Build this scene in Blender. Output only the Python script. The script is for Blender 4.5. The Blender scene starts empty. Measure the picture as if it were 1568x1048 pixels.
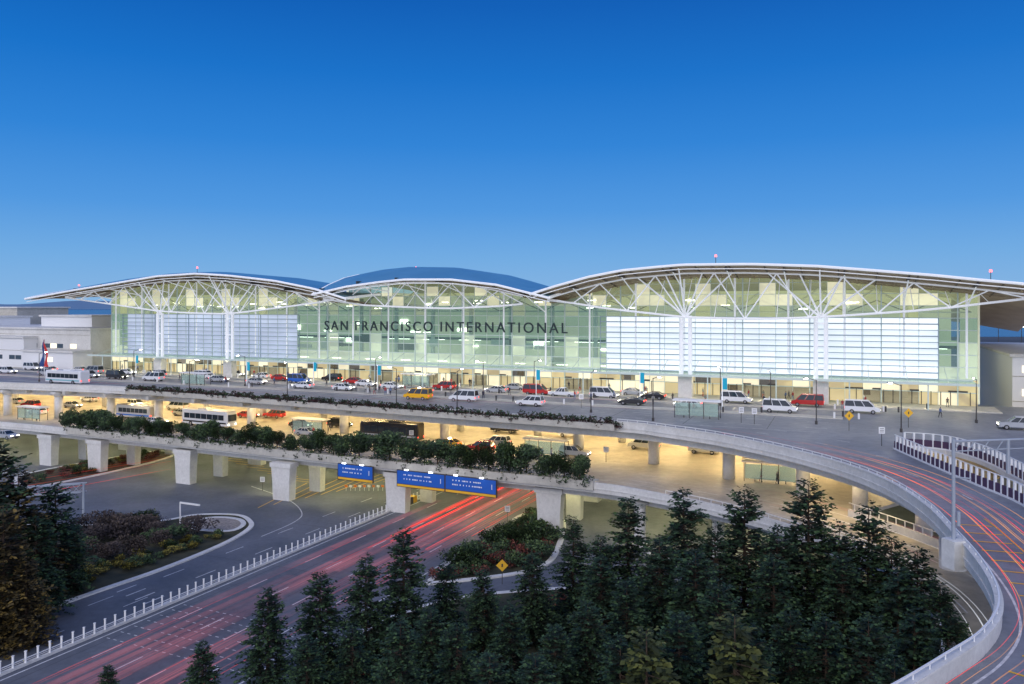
import bpy, math, random
import numpy as np
from mathutils import Vector, Matrix
R=random.Random(7)
# ------------------------------------------------------------------ survey helpers
F=1200.0; CX=784.0; HY=470.0; HC=31.0      # camera station: 31 m above grade, level
ZG,ZM,ZU=0.0,7.0,13.5                       # grade, arrivals deck, departures deck
def gp(px,py,z=0.0):
    d=F*(HC-z)/(py-HY); return Vector(((px-CX)*d/F,d,z))
A=Vector((-111.6,218.75,0)); E=Vector((.9194,-.393,0)).normalized(); N=Vector((E.y,-E.x,0)); UP=Vector((0,0,1))
YAW=math.atan2(E.y,E.x)
def fp(s,w,z): return A+E*s+N*w+UP*z
def s_of(px,w=0.0):
    a=(px-CX)/F; P=A+N*w; return (a*P.y-P.x)/(E.x-a*E.y)
def sz(px,py,w=0.0):
    s=s_of(px,w); Y=(A+N*w+E*s).y; return s,HC-(py-HY)*Y/F
def smooth(pts,n=8):
    out=[]; P=[Vector(p) for p in pts]
    for i in range(len(P)-1):
        p0=P[max(i-1,0)];p1=P[i];p2=P[i+1];p3=P[min(i+2,len(P)-1)]
        for k in range(n):
            t=k/n; out.append(.5*((2*p1)+(p2-p0)*t+(2*p0-5*p1+4*p2-p3)*t*t+(3*p1-p0-3*p2+p3)*t**3))
    out.append(P[-1]); return out
def resample(path,step):
    out=[path[0].copy()]; acc=0
    for a,b in zip(path[:-1],path[1:]):
        L=(b-a).length
        if L<1e-6: continue
        d=step-acc
        while d<=L:
            out.append(a.lerp(b,d/L)); d+=step
        acc=(L-(d-step))
    return out
# ------------------------------------------------------------------ materials
def mat(name,col,rough=.7,metal=0,col2=None,scale=1.0,detail=6,emis=None,es=0,bump=0,light=False,fine=0,flo=.8):
    m=bpy.data.materials.new(name); m.use_nodes=True; nt=m.node_tree; b=nt.nodes['Principled BSDF']
    b.inputs['Base Color'].default_value=(*col,1); b.inputs['Roughness'].default_value=rough; b.inputs['Metallic'].default_value=metal
    if col2 is not None or bump:
        tc=nt.nodes.new('ShaderNodeTexCoord'); nz=nt.nodes.new('ShaderNodeTexNoise'); nz.inputs['Scale'].default_value=scale; nz.inputs['Detail'].default_value=detail
        nt.links.new(tc.outputs['Object'],nz.inputs['Vector'])
        if col2 is not None:
            r=nt.nodes.new('ShaderNodeValToRGB'); r.color_ramp.elements[0].position=.35; r.color_ramp.elements[1].position=.65
            r.color_ramp.elements[0].color=(*col,1); r.color_ramp.elements[1].color=(*col2,1)
            nt.links.new(nz.outputs['Fac'],r.inputs['Fac']); out=r.outputs['Color']
            if fine:      # stains / streaks / aggregate
                n2=nt.nodes.new('ShaderNodeTexNoise'); n2.inputs['Scale'].default_value=fine; n2.inputs['Detail'].default_value=8; n2.inputs['Roughness'].default_value=.75
                nt.links.new(tc.outputs['Object'],n2.inputs['Vector'])
                q=nt.nodes.new('ShaderNodeMapRange'); q.inputs[1].default_value=.35; q.inputs[2].default_value=.65; q.inputs[3].default_value=flo; q.inputs[4].default_value=1.1
                nt.links.new(n2.outputs['Fac'],q.inputs[0]); mx=nt.nodes.new('ShaderNodeMix'); mx.data_type='RGBA'; mx.blend_type='MULTIPLY'; mx.inputs[0].default_value=1
                nt.links.new(out,mx.inputs[6]); nt.links.new(q.outputs[0],mx.inputs[7]); out=mx.outputs[2]
            nt.links.new(out,b.inputs['Base Color'])
        if bump:
            bp=nt.nodes.new('ShaderNodeBump'); bp.inputs['Strength'].default_value=bump; nt.links.new(nz.outputs['Fac'],bp.inputs['Height']); nt.links.new(bp.outputs['Normal'],b.inputs['Normal'])
    if emis is not None:
        b.inputs['Emission Color'].default_value=(*emis,1); b.inputs['Emission Strength'].default_value=es
    if not light: m.cycles.emission_sampling='NONE'
    return m
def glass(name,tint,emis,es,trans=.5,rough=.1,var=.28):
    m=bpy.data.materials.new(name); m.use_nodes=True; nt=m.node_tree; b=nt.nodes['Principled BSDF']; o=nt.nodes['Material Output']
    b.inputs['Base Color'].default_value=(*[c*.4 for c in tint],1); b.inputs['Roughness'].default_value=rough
    b.inputs['Emission Color'].default_value=(*emis,1)  # emission stands in for interior light coming through the panes
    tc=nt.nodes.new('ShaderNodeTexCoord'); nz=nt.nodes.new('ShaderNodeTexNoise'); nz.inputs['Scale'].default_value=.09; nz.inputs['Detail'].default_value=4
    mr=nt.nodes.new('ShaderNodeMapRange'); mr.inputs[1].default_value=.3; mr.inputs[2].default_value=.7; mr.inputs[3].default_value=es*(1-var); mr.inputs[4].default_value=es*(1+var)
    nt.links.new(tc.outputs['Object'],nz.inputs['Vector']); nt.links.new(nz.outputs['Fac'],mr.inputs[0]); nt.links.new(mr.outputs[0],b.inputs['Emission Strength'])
    if trans>0:
        t=nt.nodes.new('ShaderNodeBsdfTransparent'); t.inputs['Color'].default_value=(*tint,1)
        mx=nt.nodes.new('ShaderNodeMixShader'); mx.inputs[0].default_value=trans
        nt.links.new(b.outputs[0],mx.inputs[1]); nt.links.new(t.outputs[0],mx.inputs[2]); nt.links.new(mx.outputs[0],o.inputs['Surface'])
    m.cycles.emission_sampling='NONE'
    return m
def trail(name,col,es,vis):
    m=bpy.data.materials.new(name); m.use_nodes=True; nt=m.node_tree; nt.nodes.remove(nt.nodes['Principled BSDF']); o=nt.nodes['Material Output']
    em=nt.nodes.new('ShaderNodeEmission'); em.inputs[0].default_value=(*col,1); em.inputs[1].default_value=es
    t=nt.nodes.new('ShaderNodeBsdfTransparent'); mx=nt.nodes.new('ShaderNodeMixShader')
    tc=nt.nodes.new('ShaderNodeTexCoord'); nz=nt.nodes.new('ShaderNodeTexNoise'); nz.inputs['Scale'].default_value=.06
    mr=nt.nodes.new('ShaderNodeMapRange'); mr.inputs[1].default_value=.36; mr.inputs[2].default_value=.62; mr.inputs[3].default_value=vis*.15; mr.inputs[4].default_value=vis
    nt.links.new(tc.outputs['Object'],nz.inputs['Vector']); nt.links.new(nz.outputs['Fac'],mr.inputs[0]); nt.links.new(mr.outputs[0],mx.inputs[0])
    nt.links.new(t.outputs[0],mx.inputs[1]); nt.links.new(em.outputs[0],mx.inputs[2]); nt.links.new(mx.outputs[0],o.inputs['Surface']); m.cycles.emission_sampling='NONE'; return m
M={}
M['asphalt']=mat('asphalt',(.095,.108,.13),.65,col2=(.155,.165,.19),scale=.12,bump=.05,fine=1.3)
M['asphalt2']=mat('asphalt_deck',(.19,.20,.225),.55,col2=(.27,.28,.30),scale=.12,fine=.9)
M['conc']=mat('concrete',(.44,.42,.37),.8,col2=(.54,.52,.46),scale=.35,fine=1.5,flo=.88)
M['concw']=mat('concrete_pale',(.62,.61,.58),.8,col2=(.70,.69,.66),scale=.3,fine=2.2,flo=.9)
M['floor']=mat('floor_concrete',(.34,.31,.26),.55,col2=(.50,.46,.38),scale=.15,fine=.8)
M['white']=mat('white_paint',(.8,.8,.8),.5)
M['whitem']=mat('white_steel',(.75,.77,.8),.4,emis=(.9,.93,1),es=.28)  # emission stands in for floodlighting on the steel
M['mull']=mat('mullion',(.50,.58,.56),.4,emis=(.6,.75,.7),es=.12)
M['dark']=mat('dark_steel',(.05,.045,.045),.5)
M['yellow']=mat('yellow_paint',(.8,.45,.03),.6)
M['line']=mat('road_marking_white',(.74,.74,.74),.7,col2=(.48,.48,.49),scale=2)
M['ground']=mat('ground',(.05,.06,.07),.9,col2=(.09,.1,.11),scale=.01)
M['mulch']=mat('mulch',(.02,.025,.014),.95,col2=(.06,.058,.03),scale=.5,bump=.3)
M['gravel']=mat('gravel',(.22,.19,.17),.95,col2=(.38,.34,.3),scale=3)
M['roof']=mat('roof_metal',(.14,.36,.50),.35,metal=.3,col2=(.18,.42,.56),scale=.1)
M['soffit']=mat('soffit',(.26,.21,.155),.6,col2=(.36,.29,.21),scale=.2,emis=(1,.7,.4),es=.03)  # faint emission stands in for warm light bounced onto the soffit
M['lampw']=mat('lamp_warm',(1,.9,.7),.5,emis=(1,.74,.36),es=100,light=True)
M['lampe']=mat('lamp_entrance',(1,.9,.7),.5,emis=(1,.84,.56),es=85,light=True)
M['lampg']=mat('lamp_green',(1,1,.7),.5,emis=(.98,.92,.48),es=62,light=True)
M['lampc']=mat('lamp_cool',(1,1,1),.5,emis=(.9,.95,1),es=8)
M['lamph']=mat('lamp_head',(1,1,1),.5,emis=(1,.90,.72),es=240,light=True)
M['red']=mat('red_lamp',(1,.1,.1),.5,emis=(1,.12,.12),es=4)
M['blue']=mat('sign_blue',(.01,.07,.32),.4,emis=(.01,.09,.45),es=.3)
M['teal']=mat('banner_teal',(.0,.3,.45),.6,emis=(0,.4,.6),es=.2)
M['purple']=mat('barrier_dark',(.07,.035,.08),.7)
# ------------------------------------------------------------------ mesh builder
def link(o,parent=None):
    bpy.context.scene.collection.objects.link(o)
    if parent: o.parent=parent
    return o
def empty(name):
    e=bpy.data.objects.new(name,None); return link(e)
class MB:
    def __init__(s): s.v=[];s.f=[];s.m=[]
    def face(s,pts,mi=0):
        n=len(s.v); s.v+= [tuple(p) for p in pts]; s.f.append(tuple(range(n,n+len(pts)))); s.m.append(mi)
    def box(s,c,a,b,d,mi=0):
        c=Vector(c);n=len(s.v)
        for i in (-1,1):
            for j in (-1,1):
                for k in (-1,1): s.v.append(tuple(c+a*i+b*j+d*k))
        for q in ((0,1,3,2),(4,6,7,5),(0,4,5,1),(2,3,7,6),(0,2,6,4),(1,5,7,3)):
            s.f.append(tuple(n+x for x in q)); s.m.append(mi)
    def abox(s,c,dx,dy,dz,mi=0,yaw=0.0):
        cx,sx=math.cos(yaw),math.sin(yaw)
        s.box(c,Vector((cx,sx,0))*dx/2,Vector((-sx,cx,0))*dy/2,UP*dz/2,mi)
    def tube(s,p,q,r1,r2=None,n=8,mi=0):
        p=Vector(p);q=Vector(q); r2=r1 if r2 is None else r2
        d=(q-p).normalized(); u=d.orthogonal().normalized(); w=d.cross(u); k=len(s.v)
        for i in range(n):
            a=2*math.pi*i/n; o=u*math.cos(a)+w*math.sin(a); s.v.append(tuple(p+o*r1)); s.v.append(tuple(q+o*r2))
        for i in range(n):
            j=(i+1)%n; s.f.append((k+2*i,k+2*j,k+2*j+1,k+2*i+1)); s.m.append(mi)
        s.f.append(tuple(k+2*i for i in range(n))[::-1]); s.m.append(mi)
        s.f.append(tuple(k+2*i+1 for i in range(n))); s.m.append(mi)
    def sweep(s,path,o0,o1,z0,z1,mi=0):
        k=len(s.v);n=len(path)
        for i,p in enumerate(path):
            a=path[max(i-1,0)];b=path[min(i+1,n-1)]; t=(b-a); t.z=0; t.normalize(); l=Vector((-t.y,t.x,0))
            for o,z in ((o0,z0),(o1,z0),(o1,z1),(o0,z1)): q=p+l*o; s.v.append((q.x,q.y,p.z+z))
        for i in range(n-1):
            for j in range(4):
                s.f.append((k+4*i+j,k+4*i+(j+1)%4,k+4*i+4+(j+1)%4,k+4*i+4+j)); s.m.append(mi)
        s.f.append((k,k+1,k+2,k+3)); s.m.append(mi); s.f.append((k+4*n-4,k+4*n-3,k+4*n-2,k+4*n-1)); s.m.append(mi)
    def ribbon(s,path,off,w,z,mi=0):
        n=len(path);k=len(s.v)
        for i,p in enumerate(path):
            a=path[max(i-1,0)];b=path[min(i+1,n-1)]; t=(b-a); t.z=0; t.normalize(); l=Vector((-t.y,t.x,0))
            for o in (off-w/2,off+w/2): q=p+l*o; s.v.append((q.x,q.y,p.z+z))
        for i in range(n-1): s.f.append((k+2*i,k+2*i+1,k+2*i+3,k+2*i+2)); s.m.append(mi)
    def slab(s,poly,z,th,mi=0,ms=None,mb=None):
        ms=mi if ms is None else ms; mb=ms if mb is None else mb
        top=[(p[0],p[1],z) for p in poly]; bot=[(p[0],p[1],z-th) for p in poly]
        s.face(top,mi); s.face(bot[::-1],mb)
        for i in range(len(poly)):
            j=(i+1)%len(poly); s.face([top[i],bot[i],bot[j],top[j]],ms)
    def mesh(s,name,mats,sm=False):
        me=bpy.data.meshes.new(name); me.from_pydata(s.v,[],s.f)
        for m in mats: me.materials.append(M[m] if isinstance(m,str) else m)
        me.polygons.foreach_set('material_index',s.m)
        if sm: me.polygons.foreach_set('use_smooth',[True]*len(s.f))
        me.update(); return me
    def obj(s,name,mats,parent=None,sm=False):
        return link(bpy.data.objects.new(name,s.mesh(name,mats,sm)),parent)
def inst(name,me,loc,yaw=0,sc=1.0):
    o=bpy.data.objects.new(name,me); o.location=loc; o.rotation_euler=(0,0,yaw); o.scale=(sc,sc,sc) if not isinstance(sc,tuple) else sc
    return link(o)
# ------------------------------------------------------------------ camera, sky, sun
cam=bpy.data.cameras.new('camera'); co=link(bpy.data.objects.new('camera',cam)); co.location=(0,0,HC); co.rotation_euler=(math.pi/2,0,0)
cam.sensor_width=36; cam.lens=36*F/1568; cam.shift_y=-54/1568; cam.clip_end=20000; cam.clip_start=.5
bpy.context.scene.camera=co
w=bpy.data.worlds.new("World"); bpy.context.scene.world=w; w.use_nodes=True; nt=w.node_tree
bg=nt.nodes['Background']; bg.inputs[1].default_value=1.0
tc=nt.nodes.new('ShaderNodeTexCoord'); sp=nt.nodes.new('ShaderNodeSeparateXYZ'); nt.links.new(tc.outputs['Generated'],sp.inputs[0])
rp=nt.nodes.new('ShaderNodeValToRGB'); cr=rp.color_ramp
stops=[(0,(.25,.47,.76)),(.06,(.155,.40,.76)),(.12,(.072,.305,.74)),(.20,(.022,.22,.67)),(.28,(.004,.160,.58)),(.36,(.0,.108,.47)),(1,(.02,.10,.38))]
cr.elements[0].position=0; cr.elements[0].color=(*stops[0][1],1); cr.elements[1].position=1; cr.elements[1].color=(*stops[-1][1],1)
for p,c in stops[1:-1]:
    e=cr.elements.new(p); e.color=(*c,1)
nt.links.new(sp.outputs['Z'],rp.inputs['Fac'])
sky=nt.nodes.new('ShaderNodeTexSky'); sky.sky_type='NISHITA'; sky.sun_disc=False; sky.sun_elevation=math.radians(3); sky.sun_rotation=math.radians(200)
sm=nt.nodes.new('ShaderNodeMix'); sm.data_type='RGBA'; sm.blend_type='ADD'; sm.inputs[0].default_value=.006
nt.links.new(rp.outputs[0],sm.inputs[6]); nt.links.new(sky.outputs[0],sm.inputs[7])
# unseen after-sunset glow, added behind the camera station to lift ambient light
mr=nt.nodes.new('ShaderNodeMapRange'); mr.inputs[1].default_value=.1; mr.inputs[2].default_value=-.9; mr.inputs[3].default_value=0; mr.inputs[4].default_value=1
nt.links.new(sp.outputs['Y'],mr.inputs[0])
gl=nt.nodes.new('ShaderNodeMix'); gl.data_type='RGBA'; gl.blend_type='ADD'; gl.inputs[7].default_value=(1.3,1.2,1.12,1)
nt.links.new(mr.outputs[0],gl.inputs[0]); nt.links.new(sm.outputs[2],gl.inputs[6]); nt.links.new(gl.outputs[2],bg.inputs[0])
su=bpy.data.lights.new('sun','SUN'); su.energy=.65; su.angle=math.radians(16); su.color=(1,.92,.82); so=link(bpy.data.objects.new('sun',su))
so.rotation_euler=(math.radians(58),0,math.radians(-38))
# ------------------------------------------------------------------ ground
g=MB(); g.face([(-9000,-3000,-.004),(9000,-3000,-.004),(9000,12000,-.004),(-9000,12000,-.004)]); g.obj('ground',['ground'])
wt=MB(); wt.face([(-9000,700,.1),(9000,900,.1),(9000,11000,.1),(-9000,11000,.1)]); M['water']=mat('water',(.03,.08,.16),.25); wt.obj('bay_water',['water'])
h=MB(); prev=None
for i in range(121):
    x=-9000+i*150; z=55+40*math.sin(i*.21)+25*math.sin(i*.53+1)+ (60 if i<50 else 0)
    if prev: h.face([(prev[0],9500,0),(x,9500,0),(x,9500,z),(prev[0],9500,prev[1])])
    prev=(x,z)
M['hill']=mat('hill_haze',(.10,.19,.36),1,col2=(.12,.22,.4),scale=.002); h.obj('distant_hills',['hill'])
rd=MB(); rd.face([gp(-500,1300),gp(2000,1300),gp(2600,760),fp(230,10,0),fp(-120,10,0),gp(-900,760)])
for i,v in enumerate(rd.v): rd.v[i]=(v[0],v[1],.004)
rd.obj('road',['asphalt'])
P0=Vector((-43,65.8,0)); D=Vector((28,60.3,0)).normalized(); Rr=Vector((D.y,-D.x,0))
def rp_(t,o,z=0): return P0+D*t+Rr*o+UP*z
mk=MB()
for o in (3.9,7.8,11.7,15.6,-3.8,-7.4):
    t=-25+ (abs(o)*1.3)%3
    while t<105:
        a=rp_(t,o,.009); mk.face([a-Rr*.07,a+Rr*.07,a+D*3+Rr*.07,a+D*3-Rr*.07]); t+=9.5
for o in (.9,19.3,-.9):
    a=rp_(-25,o,.009); mk.face([a-Rr*.08,a+Rr*.08,a+D*130+Rr*.08,a+D*130-Rr*.08])
for k in range(7):
    for o in np.arange(1.4,18.6,.9):
        if (o*10)%39>6:
            a=rp_(9+k*1.5,o,.0095); mk.face([a-D*.05,a+Rr*.42-D*.05,a+Rr*.42+D*.05,a+D*.05])
for k in range(9):
    a=gp(395+k*24,778-k*5,0); a.z=.01; d=gp(470+k*26,740-k*4,0)-a; d.z=0; q=d.normalized().cross(UP)*.08
    mk.face([a-q,a+q,a+d+q,a+d-q],1)
for k in range(8):
    a=gp(330+k*16,700+k*5,0); a.z=.01; mk.face([a,a+E*7,a+E*7+N*.15,a+N*.15],1)
for k in range(9):
    a=gp(960+k*14,838+k*6,0); a.z=.01; mk.face([a,a+D*4,a+D*4+Rr*.5,a+Rr*.5],0)
for k in range(5):
    a=gp(0+k*14,716+k*2,0); a.z=.01; mk.face([a,a+N*5,a+N*5+E*.5,a+E*.5],0)
for k in range(7):
    a=gp(150+k*14,895+k*6,0); a.z=.01; mk.face([a,a+D*2.5,a+D*2.5+Rr*.18,a+Rr*.18],0)
mk.ribbon(smooth([gp(385,745),gp(440,765),gp(462,785),gp(450,800),gp(400,822)],6),0,.15,.012,0)
# tar seams
for o in (1.9,5.6,9.6,13.6,17.3): mk.ribbon([rp_(-25,o),rp_(20,o+.08),rp_(60,o-.05),rp_(105,o)],0,.05,.0075,2)
for t in (-8,31,47,72): mk.ribbon([rp_(t,-9),rp_(t+.6,5),rp_(t,19)],0,.06,.007,2)
M['tar']=mat('tar_seam',(.04,.043,.048),.6)
mk.obj('road_marking',['line','yellow','tar'])
def island(name,pts,m='mulch'):
    b=MB(); P=smooth([gp(x,y) for x,y in pts]+[gp(*pts[0])],5)[:-1]
    b.slab(P,.14,.14,0,1); b.sweep(P+[P[0]],0,.35,.0,.17,1); b.sweep(P+[P[0]],0,-.35,.0,.17,1); return b.obj(name,[m,'concw'])
island('planting_island',[(-250,1080),(0,962),(140,910),(250,872),(340,835),(380,812),(383,800),(362,790),(300,790),(240,800),(120,806),(-300,812)])
island('gravel_island',[(292,800),(330,794),(365,797),(372,806),(350,815),(300,812)],'gravel').location.z=.03
island('planting_island',[(40,750),(160,726),(262,700),(240,692),(150,706),(30,730)])
island('planting_island',[(655,895),(700,852),(760,822),(795,792),(830,786),(862,800),(850,850),(820,872),(760,884)])
island('planting_island',[(400,1090),(450,1040),(520,990),(600,948),(700,918),(860,903),(1000,905),(1150,930),(1350,960),(1500,1040),(1500,1500),(300,1500)])
pk=MB(); t=-22
while t<68:
    pk.abox(rp_(t,0,.6),.15,.15,1.2,0,0.2); pk.abox(rp_(t,0,1.22),.2,.2,.05,0,.2); t+=1.1
pk.sweep([rp_(-23,0),rp_(69,0)],-.18,.18,0,.22,1); pk.sweep([rp_(-23,0),rp_(69,0)],-.03,.03,.55,.63,0)
pk.obj('picket_barrier',['white','concw'])
# ------------------------------------------------------------------ decks
Upx=[(-300,580),(-150,586),(0,592),(200,600),(450,618),(700,637),(945,655),(1020,664),(1100,676),(1200,697),(1290,722),(1360,750),(1420,790),(1460,832),(1500,880),(1525,925),(1528,965),(1500,1005),(1450,1040),(1380,1085),(1300,1130)]
U=smooth([gp(x,y,ZU) for x,y in Upx],5)
Rw=[(18.4,28.8),(23.3,32.3),(28,36.8),(33.4,43.75),(38.5,53),(41.8,60),(45,68.9)]
rampR=smooth([Vector((x,y,ZU)) for x,y in Rw]+[gp(x,y,ZU) for x,y in [(1500,745),(1430,715),(1370,688)]],4)
R2=smooth([gp(x,y,ZU) for x,y in [(1385,684),(1450,690),(1510,708),(1568,738),(1650,778)]],4)
upoly=U+rampR+R2+[Vector((110,70,ZU)),Vector((160,90,ZU)),fp(290,-3,ZU),fp(-150,-3,ZU)]
Mpx=[(-300,632),(-150,642),(0,652),(105,662),(400,694),(700,726),(910,748),(1000,763),(1100,784),(1200,812),(1290,848),(1360,885),(1410,925),(1440,980),(1440,1050)]
Md=smooth([gp(x,y,ZM) for x,y in Mpx],5)
Mf=smooth([Vector((38,40,ZM)),Vector((41,52,ZM)),Vector((43.5,65,ZM)),Vector((42.5,77.8,ZM)),Vector((38.7,90,ZM))],4)
mpoly=Md+Mf+[Vector((50,98,ZM)),fp(215,20,ZM),fp(215,-5,ZM),fp(-150,-5,ZM)]
deck=empty('departures_viaduct'); deck2=empty('arrivals_viaduct')
b=MB(); b.slab(upoly,ZU,.4,0,1,1); b.obj('deck_slab',['asphalt2','conc'],deck)
b=MB(); b.slab(mpoly,ZM,.4,0,1,1); b.obj('deck_slab',['floor','conc'],deck2)
b=MB()
b.sweep(U,-.15,.15,-.55,.85,0); b.sweep(U,-.22,.22,.85,.97,0); b.sweep(U,-.24,-.16,-.05,.1,0); b.sweep(U,1.6,2.6,-1.75,-.4,0); b.sweep(U,8,8.8,-1.6,-.4,0)
b.sweep(rampR[:14],.15,-.15,-.55,.85,0); b.sweep(rampR,.15,-.15,-.55,-.01,0); b.sweep(rampR,1.6,2.6,-1.75,-.4,0); b.sweep(R2,-.15,.15,-.5,-.01,0)
b.obj('parapet',['concw'],deck)
b=MB()
b.sweep(Md,-.15,.15,-.55,.8,0); b.sweep(Md,-.24,-.16,-.05,.1,0); b.sweep(Md,1.6,2.6,-1.6,-.4,0); b.sweep(Md,9,9.8,-1.5,-.4,0)
b.sweep(Mf,.15,-.15,-.55,.8,0)
b.obj('parapet',['concw'],deck2)
b=MB()
for s in range(-60,200,12): b.box(fp(s,22,ZU-.85),E*.4,N*20,UP*.4)
b.obj('cross_girder',['conc'],deck)
b=MB()
def fence(b,path,step,h,z0=.85,mi=0,r=.05):
    for p in resample(path,step): b.abox(p+UP*(h/2+z0),r*2,r*2,h,mi)
    b.sweep(path,-.04,.04,z0+h,z0+.08+h,mi)
for pth in (rampR[14:],R2):
    fence(b,pth,1.05,1.75,.0,0,.10); b.sweep(pth,-.07,.07,0,1.0,1); b.sweep(pth,-.16,.16,0,.18,0)
fence(b,U[30:],1.6,.35,r=.03); fence(b,Mf,1.2,.6)
fence(b,resample(Md[36:],1.0),1.6,.35,r=.03)
b.obj('ramp_railing',['white','purple'],deck)
b=MB()
for px,py in [(12,636),(90,640),(170,640),(243,645),(385,655),(527,663),(681,675),(886,697),(1001,710),(1116,733),(1230,760),(1317,782),(1415,818)]:
    p=gp(px,py,ZM); b.tube(p,p+UP*4.6,.85,.85,20); b.tube(p+UP*4.6,p+UP*5.1,.85,1.3,20); b.box(p+UP*5.35-N*3,E*.7,N*4.5,UP*.28)
for s in range(-40,200,16):
    p=fp(s,22,ZM); b.tube(p,p+UP*5.4,.7,.7,16)
for x,y in [(36.5,57),(32,46),(40.5,72)]:
    b.tube((x,y,0),(x,y,11),1.15,1.15,22); b.tube((x,y,11),(x,y,12),1.15,2.2,22)
b.obj('columns',['concw'],deck,True)
b=MB()
def pier(p,wd=3.6,dp=1.5,h=5.3):
    n=len(b.v)
    for k,(f,z) in enumerate(((.9,0),(.93,h*.5),(1.03,h))):
        for i,j in ((-1,-1),(1,-1),(1,1),(-1,1)): b.v.append(tuple(p+E*(i*wd/2*f)+N*(j*dp/2*(1+.1*k))+UP*z))
    for k in range(2):
        for i in range(4):
            j=(i+1)%4; b.f.append((n+4*k+i,n+4*k+j,n+4*k+4+j,n+4*k+4+i)); b.m.append(0)
    b.box(p+UP*(h+.35),E*(wd/2+.25),N*(dp/2+.3),UP*.35)
for px,py in [(75,712),(150,722),(285,740),(435,765),(610,783),(843,812)]:
    pier(gp(px,py)); pier(gp(px,py)-N*7+E*1.2,2.4,1.3); pier(gp(px,py)-N*18)
for px,py in [(980,838),(1197,872),(1100,852)]:
    p=gp(px,py); b.tube(p,p+UP*5.3,.75,.75,18); b.tube(p+UP*5.3,p+UP*6,.75,1.4,18)
b.obj('piers',['concw'],deck2)
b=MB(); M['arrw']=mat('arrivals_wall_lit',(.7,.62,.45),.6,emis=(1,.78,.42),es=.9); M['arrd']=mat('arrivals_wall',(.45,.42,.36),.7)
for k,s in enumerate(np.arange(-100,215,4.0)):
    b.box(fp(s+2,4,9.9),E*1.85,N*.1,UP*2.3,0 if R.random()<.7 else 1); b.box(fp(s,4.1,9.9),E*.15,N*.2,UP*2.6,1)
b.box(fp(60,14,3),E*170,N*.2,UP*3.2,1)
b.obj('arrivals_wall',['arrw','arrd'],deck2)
def in_poly(p,poly):
    c=False;n=len(poly);j=n-1
    for i in range(n):
        a=poly[i];q=poly[j]
        if (a[1]>p.y)!=(q[1]>p.y) and p.x<(q[0]-a[0])*(p.y-a[1])/(q[1]-a[1])+a[0]: c=not c
        j=i
    return c
def inside(p,poly,m=2.6): return all(in_poly(p+Vector(o),poly) for o in ((0,0,0),(m,0,0),(-m,0,0),(0,m,0),(0,-m,0)))
b=MB();b2=MB()
for w_ in (8,17,27,36):
    for s in np.arange(-70,205,11.0):
        p=fp(s,w_,ZU-.5)
        if inside(p,upoly): b.box(p,E*1.9,N*.2,UP*.05)
for w_ in (26,36,45,52):
    for s in np.arange(-70,200,13.0):
        p=fp(s,w_,ZM-.5)
        if inside(p,mpoly): b2.box(p,E*1.5,N*.18,UP*.05)
for x,y in [(40,84),(37.5,92),(44,76),(36,70)]:
    if inside(Vector((x,y,0)),upoly): b.box((x-1,y,ZU-.5),E*1.2,N*.16,UP*.05)
b.obj('light_fixture',['lampw'],deck); b2.obj('light_fixture',['lampg'],deck2)
b=MB()
for w_ in (16,22,30,36):
    for s in np.arange(-60,190,9.0):
        a=fp(s,w_,ZU+.008)
        if in_poly(a,upoly): b.face([a,a+E*3,a+E*3+N*.14,a+N*.14])
for w_ in (12,26.5,40):
    for (s0,s1) in ((-80,185),): a=fp(s0,w_,ZU+.012); b.face([a,a+E*(s1-s0),a+E*(s1-s0)+N*.14,a+N*.14])
for s in (20,75,118,165):
    for k in range(12):
        a=fp(s,8+k*1.3,ZU+.016); b.face([a,a+E*4,a+E*4+N*.55,a+N*.55])
for s in range(-50,190,12): a=fp(s,9,ZU+.004); b.face([a,a+E*.09,a+E*.09+N*31,a+N*31],2)
up=resample(U[60:],2.3)
for i in range(1,len(up)-1):
    t=(up[i+1]-up[i-1]).normalized(); l=Vector((-t.y,t.x,0)); a=up[i]+l*1.5+UP*.016
    b.face([a-t*.09,a+l*2.6-t*.09,a+l*2.6+t*.09,a+t*.09],1)  # yellow bars paint in light striped by barrier-post shadows
b.ribbon(U[40:],1.0,.14,.009,0); b.ribbon(U[60:],4.3,.12,.009,1)
pthU=resample(U[28:62],2)
for o in (6,10,14):
    for i in range(0,len(pthU)-2,4): b.ribbon([pthU[i],pthU[i+1]],o,.13,.020,0)
for o in (3,7,11):
    pth=resample(Md,1.5)
    for i in range(0,len(pth)-2,6): b.ribbon([pth[i],pth[i+1],pth[i+2]],o,.14,.009,0)
b.obj('deck_marking',['line','yellow','tar'],deck)
b=MB()
b.box(fp(62,4,ZU+.075),E*150,N*4,UP*.075); b.box(fp(70,24,ZU+.075),E*118,N*1.3,UP*.075); b.box(fp(70,14,ZU+.075),E*118,N*.8,UP*.075)
b.obj('pavement',['conc'],deck)
# ------------------------------------------------------------------ terminal
T=empty('airport_terminal')
segs={}
def curve(pts,w_): 
    q=[sz(x,y,w_) for x,y in pts]; return np.array([a for a,_ in q]),np.array([c for _,c in q])
WF,WR=14.0,-8.0
segs['l']=(curve([(38,457),(110,444),(170,434),(240,422),(300,418),(350,421),(420,429),(480,441),(528,456)],WF),curve([(60,457),(170,438),(240,425),(300,418),(350,417),(430,424),(490,437),(530,450)],WR))
segs['c']=(curve([(478,450),(530,438),(580,431),(620,427),(690,427),(760,435),(840,455)],WF),curve([(478,446),(520,432),(560,421),(600,413),(640,409),(700,410),(760,419),(842,443)],WR))
rf=curve([(812,449),(850,437),(900,423),(950,413),(1000,408),(1045,404),(1150,403),(1250,406),(1330,412),(1430,420),(1500,427),(1568,433),(1700,452)],WF)
segs['r']=(rf,(rf[0],rf[1]+.5))
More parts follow.
